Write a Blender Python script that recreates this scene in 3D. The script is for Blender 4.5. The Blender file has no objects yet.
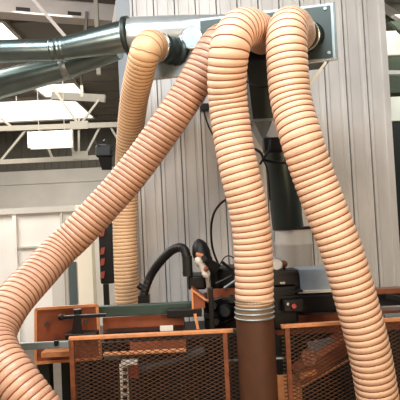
import bpy, bmesh, math, random
from mathutils import Vector, Matrix
random.seed(4)
SC = bpy.context.scene
COL = SC.collection
V = Vector
# ------------------------------------------------------------ camera
F = 500.0
PITCH, ROLL = math.radians(2.0), math.radians(2.8)
CAM = V((0, 0, 1.7))
fw = V((0, math.cos(PITCH), math.sin(PITCH)))
r0 = V((1, 0, 0)); u0 = V((0, -math.sin(PITCH), math.cos(PITCH)))
RT = r0 * math.cos(ROLL) - u0 * math.sin(ROLL)
UP = u0 * math.cos(ROLL) + r0 * math.sin(ROLL)
cd = bpy.data.cameras.new('camera'); cam = bpy.data.objects.new('camera', cd); COL.objects.link(cam)
M4 = Matrix((RT, UP, -fw)).transposed().to_4x4(); M4.translation = CAM
cam.matrix_world = M4
cd.sensor_width = 36; cd.lens = 36 * F / 400; cd.clip_start = .05; cd.clip_end = 100
SC.camera = cam

def at(px, py, Y):
    d = fw + RT * ((px - 200) / F) + UP * ((200 - py) / F)
    return CAM + d * (Y / d.y)

# ------------------------------------------------------------ materials
def mat(name, col, rough=.6, metal=0., noise=0., scale=8., col2=None, bump=0., coat=0., emit=0., spec=.5, bscale=None, stretch=None):
    m = bpy.data.materials.new(name); m.use_nodes = True
    nt = m.node_tree; b = nt.nodes['Principled BSDF']
    lin = lambda c: tuple((x / 255 / 12.92 if x / 255 <= .04045 else ((x / 255 + .055) / 1.055) ** 2.4) for x in c) + (1,)
    b.inputs['Base Color'].default_value = lin(col)
    b.inputs['Roughness'].default_value = rough; b.inputs['Metallic'].default_value = metal
    b.inputs['Specular IOR Level'].default_value = spec
    b.inputs['Coat Weight'].default_value = coat; b.inputs['Coat Roughness'].default_value = .25
    if emit:
        b.inputs['Emission Color'].default_value = lin(col); b.inputs['Emission Strength'].default_value = emit
    if noise or bump:
        tc = nt.nodes.new('ShaderNodeTexCoord'); mp = nt.nodes.new('ShaderNodeMapping')
        if stretch: mp.inputs['Scale'].default_value = stretch
        nt.links.new(tc.outputs['Object'], mp.inputs['Vector'])
        n = nt.nodes.new('ShaderNodeTexNoise'); n.inputs['Scale'].default_value = scale; n.inputs['Detail'].default_value = 5
        nt.links.new(mp.outputs['Vector'], n.inputs['Vector'])
        if noise:
            r = nt.nodes.new('ShaderNodeValToRGB')
            r.color_ramp.elements[0].position = .5 - .28; r.color_ramp.elements[1].position = .5 + .22
            c2 = col2 or tuple(x * (1 - noise) for x in col)
            r.color_ramp.elements[0].color = lin(c2); r.color_ramp.elements[1].color = lin(col)
            nt.links.new(n.outputs['Fac'], r.inputs['Fac']); nt.links.new(r.outputs['Color'], b.inputs['Base Color'])
        if bump:
            n2 = nt.nodes.new('ShaderNodeTexNoise'); n2.inputs['Scale'].default_value = bscale or scale * 6
            nt.links.new(mp.outputs['Vector'], n2.inputs['Vector'])
            bp = nt.nodes.new('ShaderNodeBump'); bp.inputs['Strength'].default_value = bump; bp.inputs['Distance'].default_value = .01
            nt.links.new(n2.outputs['Fac'], bp.inputs['Height']); nt.links.new(bp.outputs['Normal'], b.inputs['Normal'])
    return m

HOSE_A = mat('hose_peach', (248, 206, 170), .5, noise=.10, scale=5, coat=.12)
HOSE_B = mat('hose_pink_tan', (216, 170, 138), .42, noise=.16, scale=4, coat=.25)
HOSE_C = mat('hose_amber', (244, 202, 154), .5, noise=.10, scale=5, coat=.1)
WIRE = mat('copper_brown_wire', (140, 78, 52), .5)
WIRE_L = mat('copper_light_wire', (168, 104, 66), .5)
CUFF = mat('cuff_translucent_grey', (126, 106, 86), .3, coat=.5)
BROWN = mat('brown_pipe', (90, 54, 33), .55, noise=.2, scale=9)
GALV = mat('galvanised_steel', (150, 166, 164), .29, .95, noise=.14, scale=6, bump=.08, bscale=14)
GALV_D = mat('galvanised_dull', (168, 178, 176), .42, .6, noise=.16, scale=9)
GALV_B = mat('galvanised_bright', (206, 210, 208), .32, .6, noise=.1, scale=6)
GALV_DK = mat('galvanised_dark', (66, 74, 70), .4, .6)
SILV = mat('bright_ring', (225, 222, 212), .25, .9)
CLAD = mat('white_sheet_cladding', (234, 228, 220), .42, .0, noise=.16, scale=3, bump=.12, bscale=45, stretch=(1, 1, .35))
CLAD_LINE = mat('cladding_joint', (92, 86, 82), .7)
TRIMG = mat('grey_blue_trim', (150, 154, 156), .5)
SCREW = mat('dark_screw', (52, 46, 42), .5)
ORANGE = mat('orange_paint', (158, 84, 52), .45, noise=.25, scale=12, coat=.1)
ORANGE_L = mat('orange_pale', (228, 152, 100), .5, noise=.15, scale=30)  # pale orange edges and rails; also paints the highlights on ledges
RAILM = mat('rail_brown_orange', (150, 84, 50), .5, noise=.25, scale=22, col2=(104, 58, 36))
MESHM = mat('expanded_mesh_brown', (96, 62, 40), .6, noise=.35, scale=15)
GREEN = mat('machine_green', (62, 80, 70), .42, .1, noise=.15, scale=9)
DKGREEN = mat('machine_dark_green', (22, 24, 20), .6, noise=.25, scale=9)
BLACK = mat('black_rubber', (20, 19, 19), .48)
BLACKM = mat('black_metal', (28, 26, 25), .4, .3)
STEELB = mat('blue_grey_steel', (140, 152, 152), .4, .3, noise=.1, scale=10)
BLUEG = mat('blue_grey_cabinet', (160, 170, 176), .45, noise=.1, scale=10)
WHITE = mat('white_plastic', (226, 220, 208), .35)
RED = mat('pink_red_button', (214, 84, 78), .45)
REDB = mat('red_orange', (150, 64, 42), .5)
CONC = mat('concrete_floor', (104, 92, 80), .8, noise=.2, scale=2)
CEIL = mat('ceiling_grey_brown', (112, 107, 98), .8, noise=.12, scale=2)
BEAM = mat('pale_beam', (190, 182, 176), .7, noise=.06, scale=3)
TRUSS = mat('truss_grey', (138, 132, 118), .5)
WALLD = mat('wall_upper_dark', (98, 94, 84), .8, noise=.12, scale=1)  # darker tone for the upper part of the rear wall
WALLP = mat('wall_pale', (206, 200, 190), .7, noise=.08, scale=1)
PARTN = mat('partition_white', (242, 236, 226), .6, noise=.06, scale=2)
PARTL = mat('partition_line', (196, 190, 180), .6)
CREAM = mat('cream_post', (240, 228, 204), .5)
GLASS = mat('dark_blue_glass', (84, 92, 92), .3)
SKYL = mat('skylight_glow', (255, 250, 240), .5, emit=1.6)
TUBE = mat('lamp_tube_glow', (255, 252, 242), .5, emit=3.0)
DKBROWN = mat('dark_roof_green', (66, 72, 56), .8, noise=.2, scale=3)

# ------------------------------------------------------------ mesh building
class MB:
    def __init__(s): s.v = []; s.f = []; s.sm = []
    def add(s, vs, fs, smooth=False):
        o = len(s.v); s.v += [V(p) for p in vs]
        for f in fs: s.f.append([i + o for i in f]); s.sm.append(smooth)
        return s
    def hexa(s, c):   # 8 corners: bottom 4 then top 4
        return s.add(c, [(0, 3, 2, 1), (4, 5, 6, 7), (0, 1, 5, 4), (1, 2, 6, 5), (2, 3, 7, 6), (3, 0, 4, 7)])
    def box(s, lo, hi):
        x0, y0, z0 = lo; x1, y1, z1 = hi
        return s.hexa([(x0, y0, z0), (x1, y0, z0), (x1, y1, z0), (x0, y1, z0), (x0, y0, z1), (x1, y0, z1), (x1, y1, z1), (x0, y1, z1)])
    def bar(s, a, b, w, h=None, up=V((0, 0, 1))):   # rectangular bar between points
        a, b = V(a), V(b); h = h or w; d = (b - a).normalized()
        if abs(d.dot(up)) > .95: up = V((0, 1, 0))
        sx = d.cross(up).normalized(); uz = sx.cross(d).normalized()
        c = [p + sx * i * w / 2 + uz * j * h / 2 for p in (a, b) for i, j in ((-1, -1), (1, -1), (1, 1), (-1, 1))]
        return s.hexa(c)
    def prism(s, pts, off):   # polygon extruded by off
        n = len(pts); p = [V(q) for q in pts]; off = V(off)
        return s.add(p + [q + off for q in p], [tuple(range(n))[::-1], tuple(range(n, 2 * n))] + [(i, (i + 1) % n, n + (i + 1) % n, n + i) for i in range(n)])
    def lathe(s, a, b, prof, n=40, caps=True):   # prof: list of (t 0..1, radius) along a->b
        a, b = V(a), V(b); d = (b - a).normalized()
        u = d.orthogonal().normalized(); w = d.cross(u)
        vs = []
        for t, r in prof:
            c = a.lerp(b, t)
            vs += [c + (u * math.cos(k * 2 * math.pi / n) + w * math.sin(k * 2 * math.pi / n)) * r for k in range(n)]
        fs = [(i * n + k, i * n + (k + 1) % n, (i + 1) * n + (k + 1) % n, (i + 1) * n + k) for i in range(len(prof) - 1) for k in range(n)]
        s.add(vs, fs, True)
        if caps:
            m = (len(prof) - 1) * n
            s.add(vs[:n], [tuple(range(n))[::-1]]); s.add(vs[m:m + n], [tuple(range(n))])
        return s
    def cyl(s, a, b, r, n=24): return s.lathe(a, b, [(0, r), (1, r)], n)
    def tube(s, pts, r, n=10):
        fr = frames(pts); vs = []
        for i, (c, u, w) in enumerate(fr):
            rr = r[i] if isinstance(r, list) else r
            vs += [c + (u * math.cos(k * 2 * math.pi / n) + w * math.sin(k * 2 * math.pi / n)) * rr for k in range(n)]
        m = len(fr)
        s.add(vs, [(i * n + k, i * n + (k + 1) % n, (i + 1) * n + (k + 1) % n, (i + 1) * n + k) for i in range(m - 1) for k in range(n)], True)
        s.add(vs[:n], [tuple(range(n))[::-1]]); s.add(vs[-n:], [tuple(range(n))])
        return s
    def ball(s, c, rx, ry=None, rz=None, n=16):
        ry = ry or rx; rz = rz or rx; c = V(c); vs = []; m = n // 2
        for i in range(1, m):
            t = math.pi * i / m
            vs += [c + V((rx * math.sin(t) * math.cos(2 * math.pi * k / n), ry * math.sin(t) * math.sin(2 * math.pi * k / n), rz * math.cos(t))) for k in range(n)]
        vs += [c + V((0, 0, rz)), c - V((0, 0, rz))]; q = (m - 1) * n
        fs = [(i * n + k, (i + 1) * n + k, (i + 1) * n + (k + 1) % n, i * n + (k + 1) % n) for i in range(m - 2) for k in range(n)]
        fs += [(q, k, (k + 1) % n) for k in range(n)] + [(q + 1, (m - 2) * n + (k + 1) % n, (m - 2) * n + k) for k in range(n)]
        return s.add(vs, fs, True)

def spline(P, step=.02):
    P = [V(p) for p in P]; P = [P[0] * 2 - P[1]] + P + [P[-1] * 2 - P[-2]]
    out = []
    for i in range(1, len(P) - 2):
        a, b, c, d = P[i - 1:i + 3]; n = 40
        for k in range(n):
            t = k / n
            out.append(.5 * ((2 * b) + (c - a) * t + (2 * a - 5 * b + 4 * c - d) * t * t + (3 * b - a - 3 * c + d) * t ** 3))
    out.append(P[-2])
    for _ in range(25):   # relax small kinks
        out = [out[0]] + [(out[i - 1] + out[i] * 2 + out[i + 1]) / 4 for i in range(1, len(out) - 1)] + [out[-1]]
    L = [0]
    for i in range(1, len(out)): L.append(L[-1] + (out[i] - out[i - 1]).length)
    N = max(4, int(L[-1] / step)); res = []; j = 0
    for k in range(N + 1):
        s = L[-1] * k / N
        while j < len(L) - 2 and L[j + 1] < s: j += 1
        t = (s - L[j]) / max(1e-9, L[j + 1] - L[j]); res.append(out[j].lerp(out[j + 1], min(1, t)))
    return res

def frames(pts):
    pts = [V(p) for p in pts]; n = len(pts); fr = []; u = None
    for i in range(n):
        t = (pts[min(i + 1, n - 1)] - pts[max(i - 1, 0)]).normalized()
        if u is None: u = t.orthogonal().normalized()
        u = (u - t * u.dot(t)).normalized(); fr.append((pts[i], u, t.cross(u)))
    return fr

def wpos(o):
    p = V((0, 0, 0))
    while o: p += o.location; o = o.parent
    return p
def put(name, mb, m, parent=None, label=None, bevel=0.):
    base = wpos(parent) if parent else V((0, 0, 0))
    me = bpy.data.meshes.new(name); origin = V((0, 0, 0))
    if parent is None:
        xs = [p.x for p in mb.v]; ys = [p.y for p in mb.v]; zs = [p.z for p in mb.v]
        origin = V(((min(xs) + max(xs)) / 2, (min(ys) + max(ys)) / 2, min(zs)))
    me.from_pydata([tuple(p - base - origin) for p in mb.v], [], mb.f); me.update()
    me.polygons.foreach_set('use_smooth', mb.sm)
    bm = bmesh.new(); bm.from_mesh(me); bmesh.ops.recalc_face_normals(bm, faces=bm.faces); bm.to_mesh(me); bm.free()
    me.materials.append(m)
    o = bpy.data.objects.new(name, me); COL.objects.link(o)
    if parent: o.parent = parent
    else: o.location = origin
    if label: o['label'] = label
    if bevel:
        b = o.modifiers.new('bevel', 'BEVEL'); b.width = bevel; b.segments = 2; b.limit_method = 'ANGLE'
    return o
def tag(o, label, cat, group=None):
    o['label'] = label; o['category'] = cat
    if group: o['group'] = group
    return o
def thing(name, label, cat, loc=(0, 0, 0), group=None):
    o = bpy.data.objects.new(name, None); COL.objects.link(o); o.location = loc; o.empty_display_size = .05
    return tag(o, label, cat, group)
def struct(name, mb, m):
    o = put(name, mb, m); o['kind'] = 'structure'; return o
def pbox(x0, y0, x1, y1, Y, dep, mb=None):     # level box whose front covers that patch
    a = at(x0, (y0 + y1) / 2, Y).x; b = at(x1, (y0 + y1) / 2, Y).x
    t = at((x0 + x1) / 2, y0, Y).z; u = at((x0 + x1) / 2, y1, Y).z
    return (mb or MB()).box((a, Y, u), (b, Y + dep, t))

# ------------------------------------------------------------ hall (setting)
HC = 5.5
struct('floor', MB().box((-12, -5, -.1), (9, 21, 0)), CONC)
cb = MB()
cb.box((-12, -5, HC), (9, 21, HC + .1))
for k in range(14): cb.box((-12, 6 + k * 1.05, HC - .03), (9, 6.1 + k * 1.05, HC))
struct('ceiling', cb, CEIL)
struct('wall_left', MB().box((-12.1, -5, 0), (-12, 21, HC)), WALLP)
struct('wall_right', MB().box((9, -5, 0), (9.1, 21, HC)), WALLP)
struct('wall_front', MB().box((-12, -5.1, 0), (9, -5, HC)), WALLP)
wb = MB().box((-12, 20, 3.9), (9, 20.1, HC))
for k in range(70): wb.box((-12 + k * .3, 19.96, 3.9), (-11.88 + k * .3, 20, HC))
struct('wall_rear_upper', wb, WALLD)
wp = MB().box((-12, 19.95, 0), (9, 20.1, 3.9)); wp.box((-12, 19.9, 3.36), (9, 19.95, 3.42))
struct('wall_rear_lower', wp, WALLP)
def skylight(n, x0, x1, y0, y1):
    m = MB().box((x0, y0, HC - .05), (x1, y1, HC - .04)); o = struct('window_%d' % n, m, SKYL)
    f = MB()
    for a, b, c, d in ((x0 - .08, x0, y0 - .08, y1 + .08), (x1, x1 + .08, y0 - .08, y1 + .08), (x0, x1, y0 - .08, y0), (x0, x1, y1, y1 + .08)):
        f.box((a, c, HC - .1), (b, d, HC))
    put('window_frame', f, TRUSS, o)
a = at(-70, 97, 14.6).x; b = at(83, 105, 16).x
skylight(1, a, b, 14.7, 17.7)
skylight(2, at(38, 85, 13.8).x, at(80, 85, 13.8).x, 13.1, 14.5)
skylight(3, -5.4, at(9, 24, 9.3).x, 8.95, 9.9)
# pale beam across the roof
P0, P1 = at(-60, 9, 7.8), at(150, 19.5, 8.9)
bm_ = MB(); zz = 5.14
d_ = (V((P1.x, P1.y, 0)) - V((P0.x, P0.y, 0)))
A = V((P0.x, P0.y, 5.24)); B = V((P1.x, P1.y, 5.24))
bm_.bar(A, B, .3, .14); bm_.bar(A + V((0, 0, .18)), B + V((0, 0, .18)), .12, .22)
bo = tag(put('roof_beam', bm_, BEAM), 'pale concrete beam with two dark slots crossing under the roof', 'beam')
nrm = V((d_.y, -d_.x, 0)).normalized()
for px in (25, 71):
    t = (at(px, 10, 8.3).x - A.x) / (B.x - A.x); c = A.lerp(B, t) + nrm * .153
    put('slot', MB().bar(c - d_.normalized() * .11, c + d_.normalized() * .11, .012, .06), SCREW, bo)

# lattice truss
t = thing('roof_truss', 'grey lattice roof truss with a twin chord below the skylights', 'truss', (at(50, 160, 12).x, 12, at(50, 160, 12).z))
TY = 12.0
def chord(x0, y0, x1, y1, w, name='chord'):
    put(name, MB().bar(at(x0, y0, TY), at(x1, y1, TY), .1, w), TRUSS, t)
chord(-290, 139, 340, 117, .12); chord(-290, 176, 108, 157, .11)
for x0, y0, x1, y1 in ((27, 129, -1, 163), (40, 128, 53, 160), (64, 127, 76, 158), (100, 127, 84, 158), (79, 118, 79, 158), (50, 84, 79, 125), (99, 100, 80, 125), (-2, 116, 13, 128), (110, 126, 124, 150), (-30, 129, -3, 163), (-32, 130, -60, 165), (-90, 131, -62, 165), (-92, 131, -120, 168), (-150, 133, -122, 168), (-152, 133, -180, 170)):
    put('diagonal', MB().bar(at(x0, y0, TY + .02), at(x1, y1, TY + .02), .05, .05), TRUSS, t)
put('gusset_plate', pbox(72, 151, 88, 159, TY - .06, .03), TRUSS, t)
put('gusset_plate', pbox(70, 121, 88, 129, TY - .06, .03), TRUSS, t)
# rods and braces high up
def rod(name, label, a, b, w, cat='rod', m=TRUSS):
    return tag(put(name, MB().bar(a, b, w), m), label, cat)
def to_ceil(px, py, Y, lab):
    p = at(px, py, Y); return rod('hanger_rod', lab, (p.x, p.y, p.z), (p.x, p.y, HC), .06)
p = at(69, 41, 7.6); q = at(31, -3, 7.6); rod('roof_brace', 'slanting pale roof brace above the coupling of the upper duct', p, q, .05, 'brace', BEAM)
to_ceil(99, 75, 7.3, 'upright pale hanger rod just left of the enclosure, running up behind the ducts')
p = at(86, 38, 8.4); q = at(90, 0, 8.4); rod('roof_brace', 'thin dark brownish strut behind the upper duct near the hanger rod', at(84, 52, 8.4), at(87, 12, 8.4), .05, 'brace', CEIL)
p = at(113, 30, 6.6); rod('roof_brace', 'pale strut leaning against the upper left corner of the clad enclosure', p, at(119, -6, 6.6), .05, 'brace', BEAM)
tag(put('roof_purlin', MB().bar(at(52, 96, 13.0), at(105, 99, 13.0), .14, .2), CEIL), 'dark roof purlin between the two bright skylights', 'purlin')
to_ceil(82, 97, 12.6, 'short upright steel rod dropping between the skylights beside the purlin')

# fluorescent lamps
def lamp(x0, y0, x1, y1, Y, n, lab):
    c = at((x0 + x1) / 2, y0, Y)
    t = thing('ceiling_lamp', lab, 'lamp', c, 'fluorescent lamps under the roof')
    a, b = at(x0, (y0 + y1) / 2, Y), at(x1, (y0 + y1) / 2, Y); b.z = a.z = (a.z + b.z) / 2
    h = at(x0, y0, Y).z - at(x0, y1, Y).z
    put('lamp_housing', MB().bar(a + V((0, .12, 0)), b + V((0, .12, 0)), .06, h * 1.1), WHITE, t)
    for k in range(n):
        z = (k - (n - 1) / 2) * h / n * 1.05
        put('lamp_tube', MB().cyl(a + V((0, 0, z)), b + V((0, 0, z)), h / n * .34, 14), TUBE, t)
    for p in (a, b): put('end_cap', MB().bar(p - V((.02, 0, 0)), p + V((.02, 0, 0)), .1, h), WHITE, t)
    for s in (.2, .8):
        p = a.lerp(b, s) + V((0, .12, 0)); put('hanger', MB().bar(p, V((p.x, p.y, HC)), .015), TRUSS, t)
lamp(29, 131, 72, 147, 11.4, 2, 'twin tube fluorescent lamp glowing below the roof truss')
lamp(-24, 115, 25, 119, 13.2, 1, 'single long fluorescent tube lamp at the left edge, under the skylight')

# black loudspeaker-like box on the far left of the enclosure
q = thing('floodlight', 'black floodlight bracketed to the left side of the enclosure, beside the rear hose', 'light', at(104, 165, 6.6))
put('housing', pbox(95, 144, 112, 157, 6.6, .12), BLACK, q, bevel=.03); put('visor', MB().hexa([at(98, 157, 6.5), at(112, 157, 6.5), at(112, 157, 6.75), at(98, 157, 6.75), at(102, 170, 6.55), at(112, 170, 6.55), at(112, 170, 6.7), at(102, 170, 6.7)]), BLACKM, q)
put('bracket', MB().bar(at(110, 150, 6.66), at(122, 150, 6.3), .05).bar(at(110, 146, 6.66), at(104, 140, 6.62), .03), BLACKM, q); put('wire_stub', MB().bar(at(99, 146, 6.6), at(94, 141, 6.6), .03), BLACKM, q)

# white partition on the left
pt = thing('partition', 'white panelled partition wall behind the diagonal hose', 'partition', (at(20, 330, 7).x, 7, 0))
Lx = at(-60, 260, 7).x; Rx = at(124, 260, 7).x; Tz = at(50, 211, 7).z
put('panel', MB().box((Lx, 7, 0), (Rx, 7.08, Tz)), PARTN, pt)
put('top_rail', MB().box((Lx, 6.94, Tz - .02), (Rx, 7.1, Tz + .06)), PARTL, pt)
for yy in (246,):
    z = at(50, yy, 7).z
    put('mid_rail', MB().box((at(19, 245, 7).x, 6.965, z - .012), (at(78, 245, 7).x, 7, z + .012)), PARTL, pt)
for px, w in ((17, .05), (64, .03)):
    x = at(px, 270, 7).x; put('stile', MB().box((x - w / 2, 6.955, 0), (x + w / 2, 7, Tz)), PARTL if w < .04 else PARTN, pt)
put('glass_pane', pbox(69, 262, 77, 312, 6.98, .02), GLASS, pt)
put('wash_panel', pbox(52, 262, 68, 312, 6.98, .02), WALLP, pt)
x = at(87, 270, 6.7).x
tag(put('upright_post', MB().box((x - .1, 6.6, 0), (x + .1, 6.8, at(87, 205, 6.7).z)), CREAM, bevel=.01), 'cream square post in front of the partition glass', 'post')
hp = thing('hanging_panel', 'dark upright strip with red orange fittings beside the rear hose', 'panel', at(104, 288, 5.9))
put('board', pbox(99, 222, 113, 284, 5.9, .08), BLACKM, hp, bevel=.02)
for py in (233, 251, 262, 275): put('fitting', MB().hexa([at(100, py + 4, 5.87), at(104, py + 3, 5.87), at(104, py + 3, 5.92), at(100, py + 4, 5.92), at(101, py - 3, 5.87), at(105, py - 4, 5.87), at(105, py - 4, 5.92), at(101, py - 3, 5.92)]), REDB, hp)
put('post', MB().bar(at(106, 284, 5.95), V((at(106, 284, 5.95).x, 5.95, 0)), .06), BLACKM, hp)

# ------------------------------------------------------------ clad enclosure
EY = 5.2
ex0, ex1 = at(118, 30, EY).x, at(386.5, 60, EY).x
en = thing('clad_enclosure', 'tall enclosure clad in pale ribbed metal sheet behind the hoses', 'enclosure', ((ex0 + ex1) / 2, EY, 0))
TOP = 4.9
seam0 = at(344, 42, EY).x; per = (at(365, 42, EY).x - seam0)
k0 = math.ceil((ex0 + .16 - seam0) / per); seams = []
k = k0
while seam0 + k * per < ex1 - .03: seams.append(seam0 + k * per); k += 1
prof = [(ex0, 0)]
for i, x in enumerate(seams):
    prof += [(x - .075, 0), (x - .068, .010), (x - .045, .010), (x - .038, 0), (x - .008, 0), (x - .006, .022), (x + .004, .022), (x + .006, -.012), (x + .035, -.012), (x + .045, 0)]
prof = [q for q in prof if q[0] < ex1] + [(ex1, 0)]
m = MB(); n = len(prof)
vs = [(x, EY + y, 0) for x, y in prof] + [(x, EY + y, TOP) for x, y in prof]
m.add(vs, [(i, i + 1, n + i + 1, n + i) for i in range(n - 1)])
m.box((ex0, EY + .04, 0), (ex1, 6.4, TOP))
put('ribbed_panel', m, CLAD, en)
for x in seams: put('joint', MB().box((x - .005, EY + .012, 0), (x + .003, EY + .03, TOP)), CLAD_LINE, en)
put('corner_trim', MB().box((ex0 - .01, EY - .015, 0), (ex0 + .13, EY + .3, TOP)), TRIMG, en)
put('corner_trim', MB().box((ex1 - .05, EY - .015, 0), (ex1 + .01, EY + .3, TOP)), CLAD, en)
sm = MB().ball((0, 0, 0), .011, .008, .011, 10); s0 = None
for zz in [at(350, 42 + 87 * j, EY).z for j in range(-0, 4)]:
    for x in seams:
        if s0 is None:
            s0 = put('screw', sm, SCREW, en); s = s0
        else:
            s = s0.copy(); COL.objects.link(s)
        s.location = V((x + .004, EY - .006, zz)) - en.location

# right-hand background beyond the enclosure
tag(put('roof_beam', MB().bar(at(380, 5, 9), at(430, 38, 9), .14, .09), BEAM), 'pale slanting beam at the top right corner beyond the enclosure', 'beam')
tag(put('roof_beam', MB().bar(at(374, 2, 9.4), at(430, 56, 9.4), .1, .16), DKBROWN), 'dark greenish slanting beam at the top right corner beyond the enclosure', 'beam')
tag(put('roof_beam', MB().bar(at(380, 73, 9), at(430, 73, 9), .1, .07), BEAM), 'pale level tie bar right of the enclosure, halfway up', 'beam')
struct('trim_1', pbox(380, 30, 440, 54, 9.6, .1), PARTN)
struct('trim_2', pbox(380, 56, 440, 92, 10.2, .1), DKBROWN)
struct('trim_3', pbox(380, 96, 440, 120, 9.6, .1), PARTN)
tag(put('steel_column', pbox(393, 122, 420, 420, 9.2, .2), DKGREEN), 'dark steel column at the right edge beside the enclosure', 'column')

# ------------------------------------------------------------ ducts
def ringed(prof, a, b, pitch, amp, r_at):
    L = (V(b) - V(a)).length; n = int(L / pitch); out = []
    for i in range(n):
        t = i / n; out += [(t, r_at(t)), (t + .78 / n, r_at(t)), (t + .84 / n, r_at(t) + amp), (t + .94 / n, r_at(t) + amp)]
    return out + [(1, r_at(1))]
FL = at(128, 36, 4.2); CP = at(57, 50, 4.25); LA = at(-120, 54.5, 4.25)
da = thing('spiral_duct', 'upper shiny galvanised duct with a coupling, widening towards the hose manifold', 'duct', LA.lerp(FL, .5), 'galvanised ducts at the upper left')
put('duct_tube', MB().lathe(LA, CP, [(0, .096), (1, .096)], 48), GALV, da)
put('coupling', MB().lathe(CP - V((.05, 0, 0)), CP + V((.07, -.0, .008)), [(0, .097), (.1, .104), (.22, .097), (.45, .097), (.55, .106), (.68, .097), (.9, .104), (1, .098)], 48), GALV, da)
put('reducer', MB().lathe(CP, FL, [(0, .094), (.28, .104), (.55, .118), (.85, .13), (1, .134)], 48), GALV, da)
LB = at(-120, 116, 4.75); MBp = at(66, 67, 4.52); RB = at(118, 48, 4.36)
db = thing('spiral_duct', 'lower shiny galvanised duct sloping up behind the upper duct', 'duct', LB.lerp(RB, .5), 'galvanised ducts at the upper left')
put('duct_tube', MB().lathe(LB, MBp, [(0, .158), (1, .112)], 48), GALV, db)
put('band', MB().lathe(MBp - (MBp - LB).normalized() * .03, MBp + (MBp - LB).normalized() * .03, [(0, .113), (.2, .116), (.8, .116), (1, .113)], 48), GALV_D, db)
put('duct_tube', MB().lathe(MBp, RB, [(0, .108), (1, .1)], 48), GALV, db)

# manifold
TL, TR, BR, BL = at(147, 25, 4.15), at(334, 2.5, 3.75), at(337, 59.5, 3.75), at(149, 80, 4.15)
mf = thing('duct_manifold', 'galvanised manifold box with a dark flange and round hose outlets', 'manifold', (TL + BR) / 2)
def on_plate(px, py, out=0.):
    nn = (TR - TL).cross(TL - BL).normalized()
    if nn.y > 0: nn = -nn
    d = (at(px, py, 1) - CAM); tt = (TL - CAM).dot(nn) / d.dot(nn)
    return CAM + d * tt + nn * out, nn
_, NN = on_plate(200, 40)
put('front_plate', MB().prism([TL, TR, BR, BL], -NN * .012), GALV_D, mf)
put('plate_lip', MB().bar(BL + NN * .008, BR + NN * .008, .03, .012), SILV, mf)
put('plate_lip', MB().bar(TR + NN * .004, BR + NN * .004, .014, .014), GALV_D, mf)
dn = V((0, 0, -.02))
put('plenum_body', MB().lathe(FL, at(250, 30, 4.22), [(0, .14), (.05, .152), (.4, .15), (1, .13)], 48), GALV_B, mf)
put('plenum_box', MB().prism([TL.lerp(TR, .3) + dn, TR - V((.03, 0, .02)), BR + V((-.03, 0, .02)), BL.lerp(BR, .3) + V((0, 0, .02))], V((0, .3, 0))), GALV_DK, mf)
fd = (at(250, 26, 4.2) - FL).normalized(); fd = (fd + V((0, -.22, 0))).normalized()
put('flange', MB().lathe(FL - fd * .018, FL + fd * .02, [(0, .14), (0, .162), (1, .162), (1, .14)], 48, caps=False), GALV_DK, mf)
for px, py in ((325, 9), (329, 53)):
    p, _ = on_plate(px, py, .0); put('bolt', MB().cyl(p, p + NN * .015, .014, 6), GALV_D, mf)
def outlet(px, py, L, r, direction=None, m=GALV_DK, rim=SILV):
    p, nn = on_plate(px, py); d = (direction or nn).normalized()
    o = put('outlet_collar', MB().lathe(p - d * .02, p + d * L, [(0, r + .012), (.12, r + .012), (.13, r), (.3, r), (.34, r + .008), (.4, r), (.6, r), (.64, r + .008), (.7, r), (1, r)], 40), m, mf)
    put('clamp_ring', MB().lathe(p + d * (L * .78), p + d * (L * .78 + .016), [(0, r), (0, r + .01), (1, r + .01), (1, r)], 40, caps=False), rim, o)
    return p + d * L
p1a, _ = on_plate(176, 52); p1b = at(154, 46, 3.92)
outlet(176, 52, (p1b - p1a).length * .9, .105, p1b - p1a)
# blanked port
p, nn = on_plate(193, 40)
bl = put('outlet_collar', MB().lathe(p, p + nn * .05, [(0, .088), (1, .088)], 40), GALV_D, mf, 'blanked round port')
put('clamp_ring', MB().lathe(p + nn * .045, p + nn * .056, [(0, .082), (0, .092), (1, .092), (1, .082)], 40, caps=False), SILV, bl)
p2a, _ = on_plate(235, 44); p3a, _ = on_plate(262, 38); p4a, _ = on_plate(309, 37)
outlet(235, 44, .16, .1, at(231, 38, 3.4) - p2a)
outlet(263, 38, .2, .1, at(254, 31, 3.35) - p3a)
outlet(309, 37, .22, .105, at(297, 33, 3.4) - p4a)
# brace from plate down to the wall
tag(put('support_strut', MB().bar(at(326, 62, 3.72), at(304, 92, 3.72) , .014, .02), CREAM), 'thin cream strut slanting down from the manifold plate corner', 'strut')

# drop duct / hopper between the two front hoses
dr = thing('drop_duct', 'dark square drop duct tapering into a pipe between the two front hoses', 'duct', at(275, 228, 4.0))
def ring4(cx, y, w, Y, dp): a, b = at(cx - w / 2, y, Y), at(cx + w / 2, y, Y); z = (a.z + b.z) / 2; return [V((a.x, Y, z)), V((b.x, Y, z)), V((b.x, Y + dp, z)), V((a.x, Y + dp, z))]
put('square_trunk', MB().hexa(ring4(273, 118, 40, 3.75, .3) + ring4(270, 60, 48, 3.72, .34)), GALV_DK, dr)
put('trunk_flange', MB().hexa(ring4(273, 121, 44, 3.73, .34) + ring4(273, 118, 44, 3.73, .34)), GALV_D, dr)
put('taper', MB().hexa(ring4(279, 148, 24, 3.8, .2) + ring4(273, 121, 38, 3.76, .28)), GALV_D, dr)
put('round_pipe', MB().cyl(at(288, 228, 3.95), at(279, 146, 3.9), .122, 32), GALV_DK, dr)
put('shroud', MB().prism([at(267, 135, 3.7), at(273, 120, 3.7), at(290, 150, 3.7), at(282, 148, 3.7)], (0, .05, 0)), PARTN, dr)
put('damper_box', pbox(264, 137, 285, 151, 3.62, .1), BLACK, dr, bevel=.008)
put('wire_band', MB().tube(spline([at(245, 81, 3.6), at(252, 84, 3.55), at(262, 87, 3.52), at(272, 85, 3.55)]), .006), BLACK, dr)
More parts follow.
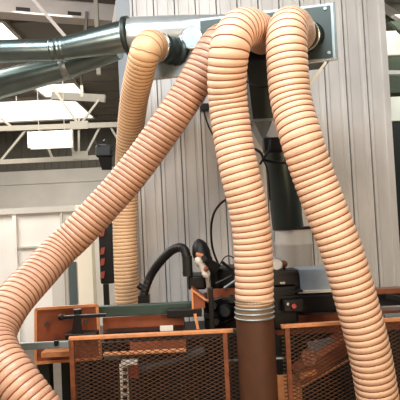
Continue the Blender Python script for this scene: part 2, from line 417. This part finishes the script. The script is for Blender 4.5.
dm = thing('metal_drum', 'light grey metal drum with a dark rim below the drop duct', 'drum', at(294, 285, 4.1))
c0, c1 = at(295, 290, 4.4), at(293, 229, 4.4)
put('drum_body', MB().lathe(c0, c1, [(0, .16), (.72, .16), (.74, .166), (.78, .166), (.8, .16), (1, .16)], 40), CLAD, dm)
put('rim', MB().cyl(c1 - V((0, 0, .004)), c1 + V((0, 0, .018)), .172, 40), BLACK, dm)
put('stand', MB().cyl(V((c0.x, c0.y, at(200, 338, 4.0).z + .002)), c0, .11, 24), DKGREEN, dm)

# ------------------------------------------------------------ hoses
def hose(label, pts, R, pitch, m, wm, amp=.007, name='suction_hose', wr=.0046):
    P = spline([at(*p) for p in pts], pitch / 9)
    fr = frames(P); n = 56; vs = []; s = 0
    S = [0]
    for i in range(1, len(P)): S.append(S[-1] + (P[i] - P[i - 1]).length)
    for i, (c, u, w) in enumerate(fr):
        for k in range(n):
            a = k * 2 * math.pi / n; ph = S[i] / pitch - k / n
            h = abs(math.sin(math.pi * ph)) ** .8
            r = R - amp + amp * h
            vs.append(c + (u * math.cos(a) + w * math.sin(a)) * r)
    mb = MB(); mb.add(vs, [(i * n + k, i * n + (k + 1) % n, (i + 1) * n + (k + 1) % n, (i + 1) * n + k) for i in range(len(P) - 1) for k in range(n)], True)
    t = thing(name, label, 'hose', P[-1], 'suction hoses from the manifold')
    put('hose_wall', mb, m, t)
    # spiral wire lying in the groove
    wp = []; turns = int(S[-1] / pitch) - 1; j = 0; q = 28
    for e in range(turns * q):
        a = e / q; ss = pitch * a          # angle fraction a, arc length ss
        while j < len(S) - 2 and S[j + 1] < ss: j += 1
        f = (ss - S[j]) / (S[j + 1] - S[j]); c = P[j].lerp(P[j + 1], f); _, u, w = fr[j]
        an = 2 * math.pi * a; wp.append(c + (u * math.cos(an) + w * math.sin(an)) * (R - amp + .0015))
    put('spiral_wire', MB().tube(wp, wr, 6), wm, t)
    return t, P
h1 = [(156, 47, 3.96), (152, 45.5, 3.87), (148, 47, 3.8), (144.5, 54, 3.8), (140, 72, 3.92), (134.5, 98, 4.14), (130, 135, 4.42), (127, 180, 4.7), (125, 220, 4.8), (126, 260, 4.82), (128, 312, 4.84), (131, 380, 4.84)]
hose('slim rear suction hose hanging straight down from the leftmost outlet', h1, .118, .034, HOSE_C, WIRE_L, .005, wr=.0035)
h2 = [(232, 43, 3.72), (226, 40, 3.56), (219, 43, 3.46), (211, 54, 3.44), (200, 74, 3.46), (180, 106, 3.5), (133, 172, 3.55), (83, 228, 3.5), (60, 250, 3.45), (38, 274, 3.3), (12, 303, 3.1), (-4, 332, 2.95), (-2, 353, 2.85), (14, 378, 2.76), (34, 405, 2.72), (60, 440, 2.7), (90, 500, 2.7), (96, 525, 2.72)]
hose('longest suction hose sweeping diagonally to the lower left corner', h2, .122, .037, HOSE_B, WIRE, .007)
h3 = [(263, 37, 3.55), (257, 31, 3.36), (247, 27.5, 3.2), (237, 32, 3.1), (230, 48, 3.06), (227, 75, 3.12), (228, 100, 3.18), (231, 125, 3.2), (235, 150, 3.2), (241, 178, 3.2), (248, 208, 3.22), (252.5, 240, 3.24), (254, 270, 3.25), (254.5, 305, 3.26)]
hose('middle suction hose dropping into the brown pipe', h3, .126, .041, HOSE_A, WIRE)
h4 = [(298, 35, 3.6), (296, 30, 3.42), (292, 26.5, 3.26), (288, 29, 3.13), (286.5, 42, 3.07), (287.5, 66, 3.06), (291, 100, 3.06), (301, 138, 3.02), (313, 175, 3.04), (327, 212, 3.04), (342, 252, 3.04), (356, 300, 3.05), (369, 350, 3.08), (378, 400, 3.12), (386, 450, 3.15), (392, 495, 3.2)]
hose('right front suction hose curving down across the orange rail', h4, .128, .040, HOSE_A, WIRE)

# brown pipe and clear cuff
pp = thing('riser_pipe', 'brown round riser pipe with a ringed grey cuff under the middle hose', 'pipe', (at(253, 330, 3.26).x, 3.26, 0))
pt_ = at(254.3, 312, 3.26); pc = at(254.5, 299, 3.26)
put('pipe_shaft', MB().cyl((pt_.x + .005, 3.26, 0), pt_, .122, 40), BROWN, pp)
cf = put('cuff', MB().cyl(at(254.3, 317, 3.26), pc, .125, 40), CUFF, pp)
for py in (301, 306.5, 311.5, 316.5):
    c = at(254.5, py, 3.26); put('ring', MB().lathe(c - V((0, 0, .006)), c + V((0, 0, .006)), [(0, .124), (.3, .131), (.7, .131), (1, .124)], 40), GALV_D if py > 305 else CUFF, cf)

# ------------------------------------------------------------ machine
mc = thing('moulding_machine', 'orange and dark green woodworking machine behind the mesh guards', 'machine', (at(200, 330, 4.2).x, 4.2, 0))
xa, xb = at(60, 340, 4.0).x, at(440, 340, 4.0).x
put('base_cabinet', MB().box((xa, 4.0, 0), (xb, 4.66, at(200, 338, 4.0).z)), DKGREEN, mc)
put('machine_bed', pbox(98, 304.5, 196, 315, 3.82, .07), GREEN, mc, bevel=.006)
put('side_housing', pbox(103, 316, 184, 338, 3.86, .2), ORANGE, mc)
put('slide_bar', pbox(167, 309.5, 202, 317.5, 3.7, .1), BLACKM, mc, bevel=.006)
put('scale_plate', pbox(160, 326, 173, 331, 3.62, .02), WHITE, mc)
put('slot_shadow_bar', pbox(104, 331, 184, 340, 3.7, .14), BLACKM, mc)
e = put('end_plate', MB().prism([at(36, 309, 3.75), at(97, 305, 3.75), at(101, 358, 3.75), at(36, 363, 3.75)], (0, .025, 0)), ORANGE, mc)
rim = MB(); c = [at(36, 309, 3.745), at(97, 305, 3.745), at(101, 358, 3.745), at(36, 363, 3.745)]
for i in range(4): rim.bar(c[i], c[(i + 1) % 4], .02, .02, up=V((0, 1, 0)))
put('edge', rim, ORANGE_L, e)
for px, py in ((47, 324), (86, 322), (56, 341), (88, 338)): put('bolt', MB().cyl(at(px, py, 3.76), at(px, py, 3.72), .017, 6), BLACKM, e)
put('ledge', pbox(41, 352, 72, 357, 3.6, .12), ORANGE_L, mc)  # reflected highlight on the ledge put into its pale colour
put('end_leg', pbox(38, 363, 50, 420, 3.8, .1), DKGREEN, mc)
put('end_leg', pbox(76, 360, 90, 440, 3.8, .1), DKGREEN, mc)
# lever clamp
lv = put('clamp_lever', MB().bar(at(60, 317.5, 3.55), at(106, 315, 3.55), .03, .022).ball(at(61, 317.5, 3.55), .022), BLACKM, mc, 'black T-shaped clamp lever')
put('clamp_post', MB().hexa([at(71, 338, 3.52), at(83, 337, 3.52), at(83, 337, 3.6), at(71, 338, 3.6), at(74, 315, 3.52), at(81, 315, 3.52), at(81, 315, 3.6), at(74, 315, 3.6)]), BLACKM, lv)
put('clamp_nut', MB().cyl(at(77.5, 314, 3.54), at(77.5, 309, 3.54), .03, 8), BLACKM, lv)
put('clamp_foot', pbox(65, 334, 96, 340, 3.5, .12), BLACKM, lv, bevel=.005)
# centre: brackets, gearbox
b1 = MB().prism([at(191, 289, 3.7), at(205, 299, 3.7), at(205, 308, 3.7), at(193, 309, 3.7)], (0, .2, 0))
put('bracket', b1, ORANGE, mc)
put('bracket_edge', MB().bar(at(191, 289, 3.69), at(206, 300, 3.69), .02, .014).bar(at(192, 290, 3.69), at(193, 309, 3.69), .014, .014).bar(at(206, 300, 3.69), at(210, 300, 3.69), .02, .014), ORANGE_L, mc)
put('cross_plate', pbox(207, 288, 270, 297, 3.85, .03), ORANGE, mc)
gb = MB(); pbox(188, 276, 206, 290, 4.0, .3, gb); pbox(204, 298, 240, 330, 3.85, .35, gb); pbox(206, 268, 242, 289, 4.05, .3, gb)
put('gearbox', gb, BLACKM, mc, bevel=.015)
for i, (px, py, r) in enumerate(((213, 306, .035), (225, 312, .045), (216, 322, .03), (232, 300, .03), (208, 316, .025))):
    put('gear_hub', MB().lathe(at(px, py, 3.88), at(px, py, 3.76), [(0, r * 1.3), (.5, r * 1.3), (.55, r), (1, r * .8)], 18), DKGREEN if i % 2 else BLACKM, mc)
put('spacer_rod', MB().bar(at(195, 314, 3.6), at(198, 329, 3.6), .02), ORANGE_L, mc)
put('handle_post', pbox(209, 288, 214, 332, 3.62, .05), BLACKM, mc, bevel=.006)
for a_, b_, r_ in (((222, 262), (232, 270), .012), ((216, 284), (232, 276), .014), ((224, 288), (236, 280), .010), ((207, 303), (222, 298), .014), ((214, 328), (232, 318), .016)):
    put('linkage_rod', MB().cyl(at(*a_, 3.84), at(*b_, 3.84), r_, 10), BLACKM if r_ > .011 else GALV_D, mc)
# right part
put('motor_block', pbox(272, 286, 298.5, 330, 3.8, .3), BLACKM, mc, bevel=.02)
for py in (291, 296, 311): put('cooling_fin', pbox(274, py, 303, py + 1.6, 3.77, .05), DKGREEN, mc)
put('side_block', pbox(299, 293.2, 345, 313, 3.8, .3), BLACKM, mc, bevel=.02)
put('side_housing', pbox(276, 313, 420, 332, 3.9, .15), ORANGE, mc)
put('top_rail', pbox(368, 288, 440, 293, 3.85, .1), RAILM, mc)
put('side_block', pbox(368, 293, 440, 305, 3.84, .15), BLACKM, mc)
put('guide_arm', MB().bar(at(386, 296, 3.7), at(425, 303, 3.7), .025, .035), BLACKM, mc)
put('feed_bar', pbox(386, 314, 440, 321, 3.6, .06), STEELB, mc)
put('pink_block', pbox(289, 340, 294, 350, 3.75, .04), DKGREEN, mc)
# chip chute behind right guard
ch = put('chute', MB().prism([at(297, 376, 3.55), at(348, 338, 3.55), at(352, 352, 3.55), at(302, 387, 3.55)], (0, .25, 0)), ORANGE, mc, 'orange slanted chute')
put('chute_edge', MB().bar(at(302, 387, 3.53), at(356, 356, 3.53), .015, .012).bar(at(300, 377, 3.53), at(316, 371, 3.53), .03, .03), ORANGE_L, ch)
put('chute_top', MB().prism([at(308, 343, 3.7), at(346, 336, 3.7), at(312, 366, 3.7)], (0, .03, 0)), STEELB, ch)
put('chute_wheel', MB().lathe(at(309, 358, 3.52), at(309, 358, 3.42), [(0, .05), (.2, .058), (.8, .058), (1, .05)], 24), RAILM, ch)
put('kick_plate', pbox(272, 376, 303, 440, 3.8, .04), ORANGE_L, mc)  # bright light falling on this plate is put into its colour
# perforated upright behind the left guard
su = put('slotted_upright', pbox(121, 364, 129, 440, 3.6, .03), WHITE, mc)
for py in range(368, 440, 7): put('slot', pbox(123, py, 127, py + 3.5, 3.585, .02), BLACKM, su)
put('slotted_head', pbox(121, 361, 137, 365, 3.58, .06), WHITE, mc)
put('inner_ledge', MB().bar(at(104, 354, 3.62), at(186, 350, 3.62), .06, .012), ORANGE_L, mc)  # highlight along the ledge painted as a pale strip
put('inner_plate', pbox(130, 341, 186, 350, 3.7, .03), ORANGE, mc)
put('inner_plate', pbox(104, 356, 120, 360, 3.7, .05), GREEN, mc)
put('inner_plate', pbox(129, 366, 138, 378, 3.7, .05), REDB, mc)
put('inner_roller', MB().cyl(at(140, 372, 3.8), at(205, 352, 3.8), .06, 20), DKGREEN, mc)

# control box + switch
cbx = thing('control_box', 'black control box on the machine, topmost block right of the middle hose', 'control box', at(287, 287, 3.82))
put('case', pbox(272, 270.5, 299, 285.7, 3.8, .2), BLACK, cbx, bevel=.01)
put('latch', pbox(280, 282, 285, 284, 3.785, .015), SILV, cbx); put('lid_line', pbox(273, 274, 298, 274.6, 3.79, .01), BLACKM, cbx)
sw = thing('switch_box', 'small black switch box with a pink red button', 'switch', at(293, 311, 3.7))
put('case', pbox(284, 300, 304, 312, 3.68, .09), BLACK, sw, bevel=.008)
put('button', MB().lathe(at(294, 306.5, 3.68), at(294, 306.5, 3.65), [(0, .02), (.6, .02), (1, .014)], 20), RED, sw)
put('knob', MB().cyl(at(288, 304, 3.68), at(288, 304, 3.66), .01, 12), SILV, sw)
cbn = thing('metal_cabinet', 'blue grey metal box on the machine behind the right front hose', 'box', at(316, 293, 3.9))
put('case', pbox(300, 268.5, 342, 292.6, 3.81, .25), BLUEG, cbn, bevel=.008)
put('lower_edge', pbox(299, 290, 342, 292.6, 3.79, .02), CREAM, cbn)
ga = thing('pressure_gauge', 'round white faced gauge just right of the middle hose', 'gauge', at(277, 271, 3.85))
put('dial', MB().cyl(at(276.5, 264, 3.9), at(276.5, 264, 3.85), .042, 24), WHITE, ga); put('bezel', MB().lathe(at(276.5, 264, 3.9), at(276.5, 264, 3.845), [(0, .042), (0, .048), (1, .048), (1, .042)], 24, caps=False), GALV_D, ga)
put('stem', MB().cyl(at(276.5, 271, 3.88), at(276.5, 266, 3.88), .012, 10), GALV_D, ga)
kb = thing('valve_knob', 'brown knob beside the white gauge', 'knob', at(284, 270, 3.85))
put('cap', MB().ball(at(284, 264, 3.88), .028), RAILM, kb); put('stem', MB().cyl(at(284, 270.5, 3.88), at(284, 264, 3.88), .012, 10), BLACKM, kb)

# black elbow hose, valve, cables
def cable(name, label, pts, r, cat='cable', m=BLACK):
    return tag(put(name, MB().tube(spline([at(*p) for p in pts], .02), r, 12), m), label, cat, 'black cables around the machine')
bh = thing('air_hose', 'thick black hose arching from the machine up to the valve', 'hose', at(143, 300, 4.2))
P = spline([at(*p) for p in ((142, 304, 4.2), (145, 290, 4.2), (151, 275, 4.2), (160, 262, 4.15), (171, 251, 4.1), (180, 247.5, 4.05), (185, 251, 4.02), (187, 262, 4.0), (187, 274, 4.0))], .008)
put('hose_wall', MB().tube(P, [.036 + .001 * math.sin(i * 1.4) for i in range(len(P))], 20), BLACK, bh)
put('end_sleeve', MB().cyl(at(187, 256, 4.0), at(188, 276, 4.0), .04, 20), DKGREEN, bh)
put('branch', MB().cyl(at(145, 290, 4.2), at(138, 285, 4.2), .025, 14), BLACK, bh)
put('foot_clamp', pbox(138, 296, 149, 304, 4.15, .1), BLACKM, bh)
av = thing('air_valve', 'white and silver air valve with a black domed cap', 'valve', at(205, 288, 3.95))
put('dome_cap', MB().lathe(at(205, 268, 4.02), at(198, 239, 4.05), [(0, .045), (.25, .07), (.55, .074), (.8, .06), (.93, .036), (1, .01)], 20), BLACK, av)
put('valve_body', MB().lathe(at(197, 257, 3.92), at(208, 277, 3.9), [(0, .022), (.12, .034), (.3, .034), (.34, .026), (.6, .032), (.7, .024), (.75, .032), (.9, .032), (1, .02)], 24), WHITE, av)
put('collar', MB().cyl(at(196, 254, 3.9), at(203, 256, 3.9), .016, 14), ORANGE_L, av)
put('dial', MB().cyl(at(204, 258, 3.92), at(204, 258, 3.87), .022, 16), BLACKM, av)
put('lever', MB().bar(at(203, 262, 3.88), at(212, 258, 3.9), .018), BLACKM, av)
put('orange_fitting', MB().ball(at(206, 269, 3.87), .02), ORANGE, av)
put('spout', MB().cyl(at(207.5, 276, 3.9), at(209, 288, 3.9), .02, 14), SILV, av)
put('side_bracket', MB().bar(at(205, 262, 4.0), at(218, 270, 4.0), .05, .09), BLACKM, av)
put('mount', MB().bar(at(213, 268, 4.02), at(216, 292, 4.02), .06, .06), BLACKM, av)
cable('power_cable', 'thin black cable looping up the wall to the right of the valve', [(219, 266, 4.05), (213, 250, 4.05), (211, 232, 4.0), (213, 216, 3.9), (220, 204, 3.7), (232, 196, 3.6)], .009)
cable('power_cable', 'short thin cable curving between the valve and the middle hose', [(218, 268, 4.0), (224, 258, 4.0), (230, 256, 4.0), (240, 262, 4.0)], .005)
cable('power_cable', 'thin black cable hanging below the small junction box left of the middle hose', [(203, 108, 4.6), (207, 122, 4.6), (213, 135, 4.55), (222, 146, 4.5)], .008)
cable('power_cable', 'black looped cable crossing the drop duct between the two front hoses', [(255, 149, 3.5), (261, 153, 3.48), (265, 160, 3.48), (275, 162, 3.5), (290, 163, 3.6)], .010)
cable('power_cable', 'black cable hanging in front of the drop duct beside the middle hose', [(260, 164, 3.5), (264, 158, 3.46), (269, 150, 3.45), (270, 140, 3.5)], .008)
cable('power_cable', 'dark cable end trailing down the drop duct pipe', [(262, 158, 3.5), (267, 168, 3.5), (269, 182, 3.5), (270, 200, 3.55)], .006)
jb = thing('junction_box', 'small black junction box on the wall left of the middle hose', 'box', at(204, 111, EY - .1))
put('case', pbox(200, 103, 209, 110, EY - .1, .09), BLACK, jb, bevel=.008); put('gland', MB().cyl(at(204, 110, EY - .06), at(204, 112, EY - .06), .014, 10), BLACKM, jb)

# ------------------------------------------------------------ guards
def guard(label, A, B, posts, zlo=.12, extra=None):
    A, B = V(A), V(B); g = thing('mesh_guard', label, 'guard', V(((A.x + B.x) / 2, (A.y + B.y) / 2, 0)), 'mesh guards in front of the machine')
    put('top_rail', MB().bar(A, B, .035, .024), ORANGE_L, g, bevel=.004)
    put('bottom_rail', MB().bar(V((A.x, A.y, zlo)), V((B.x, B.y, zlo)), .03, .03), RAILM, g)
    d = B - A; L = d.length; H = (A.z + B.z) / 2 - zlo; hor = d.normalized()
    for s in posts:
        p = A.lerp(B, s); put('post', MB().bar(V((p.x, p.y, 0)), p - V((0, 0, .012)), .03, .03), RAILM, g)
    m = MB(); w, h = .056, .026; slope = h / w
    def P(u, v): return A + hor * u + V((0, 0, v - (A.z - zlo) + 0)) if False else A + hor * u - V((0, 0, v))
    n = int((L + H / slope) / w) + 2
    for sgn in (1, -1):
        for i in range(-1, n + 1):
            # line v = slope*(u-u0) (sgn 1) or mirrored
            us = i * w - (H / slope if sgn == 1 else 0)
            if sgn == 1: u0_, v0, u1_, v1 = us, 0, us + H / slope, H
            else: u0_, v0, u1_, v1 = us, 0, us - H / slope, H
            def clip(a, b):
                (ua, va), (ub, vb) = a, b
                if max(ua, ub) <= 0 or min(ua, ub) >= L: return None
                def cut(u): t = (u - ua) / (ub - ua); return (u, va + (vb - va) * t)
                p, q = (ua, va), (ub, vb)
                if p[0] < 0: p = cut(0)
                if p[0] > L: p = cut(L)
                if q[0] < 0: q = cut(0)
                if q[0] > L: q = cut(L)
                return p, q
            r = clip((u0_, v0), (u1_, v1))
            if r and abs(r[0][0] - r[1][0]) > .01:
                off = V((0, .003 * sgn, 0))
                m.bar(P(*r[0]) + off, P(*r[1]) + off, .004, .0042)
    put('mesh_panel', m, MESHM, g)
    return g
GA, GB = at(69, 338.5, 3.4), at(241, 330, 3.4); GB.z = GA.z = (GA.z + GB.z) / 2
g1 = guard('left mesh guard panel under the orange top rail, beside the clamp lever', GA, GB, (.015, .905))
p = at(240, 330.5, 3.38); put('rail_end', MB().bar(at(233, 331, 3.385), at(243, 330.3, 3.385), .04, .026), GREEN, g1)
GC, GD = at(281, 326.5, 3.38), at(440, 315, 3.44); GD.z = GC.z
guard('right mesh guard panel running behind the right front hose', GC, GD, (.035, .99))
c1_, c2_ = at(226, 361, 3.42), at(287, 358, 3.42)
tag(put('cross_rod', MB().cyl(c1_, c2_, .009, 10), STEELB), 'thin steel rod joining the two mesh guards behind the brown pipe', 'rod')
q1, q2 = at(-30, 349, 3.36), at(69, 344, 3.36)
tb = thing('steel_bar', 'blue grey flat steel bar between the diagonal hose and the left guard', 'bar', q1.lerp(q2, .5))
put('bar_body', MB().bar(q1, q2, .03, .045), STEELB, tb, bevel=.004)
put('set_screw', pbox(54, 341, 58, 346, 3.325, .02), BLACKM, tb)
put('bar_leg', MB().bar(V((q1.x + .03, q1.y, 0)), q1 + V((.03, 0, -.02)), .03), STEELB, tb)

# ------------------------------------------------------------ light
def area(name, loc, target, sx, sy, power, col):
    l = bpy.data.lights.new(name, 'AREA'); l.shape = 'RECTANGLE'; l.size = sx; l.size_y = sy; l.energy = power; l.color = col
    o = bpy.data.objects.new(name, l); COL.objects.link(o); o.location = loc
    o.rotation_euler = (V(target) - V(loc)).to_track_quat('-Z', 'Y').to_euler(); return o
area('skylight_front', (-.6, 1.6, 5.35), (-.2, 4.0, 0), 4, 2.5, 350, (.86, .93, 1))
area('skylight_hall', (-5, 12, 5.2), (-5, 12, 0), 6, 8, 820, (1, .96, .9))
area('skylight_left', (-4.5, 5.0, 5.2), (-3.5, 8, 0), 3, 3, 420, (1, .95, .9))
area('skylight_right', (5, 9, 5.2), (5, 9.5, 0), 3, 5, 220, (.9, 1, .92))
area('warm_front_light', (1.3, -.5, 2.0), (.4, 4.2, 1.55), 1.0, 1.0, 72, (1, .76, .52))  # unseen warm light added in front of the machine, no lamp modelled
area('warm_front_light', (-1.6, .3, 2.6), (-.4, 3.6, 1.7), 1.0, 1.0, 38, (1, .84, .68))  # second unseen warm light, added from the front left
w = bpy.data.worlds.new('world'); SC.world = w; w.use_nodes = True
w.node_tree.nodes['Background'].inputs[0].default_value = (.8, .8, .8, 1); w.node_tree.nodes['Background'].inputs[1].default_value = .3
SC.view_settings.view_transform = 'Standard'; SC.view_settings.look = 'None'; SC.view_settings.gamma = 1; SC.view_settings.exposure = 0.28
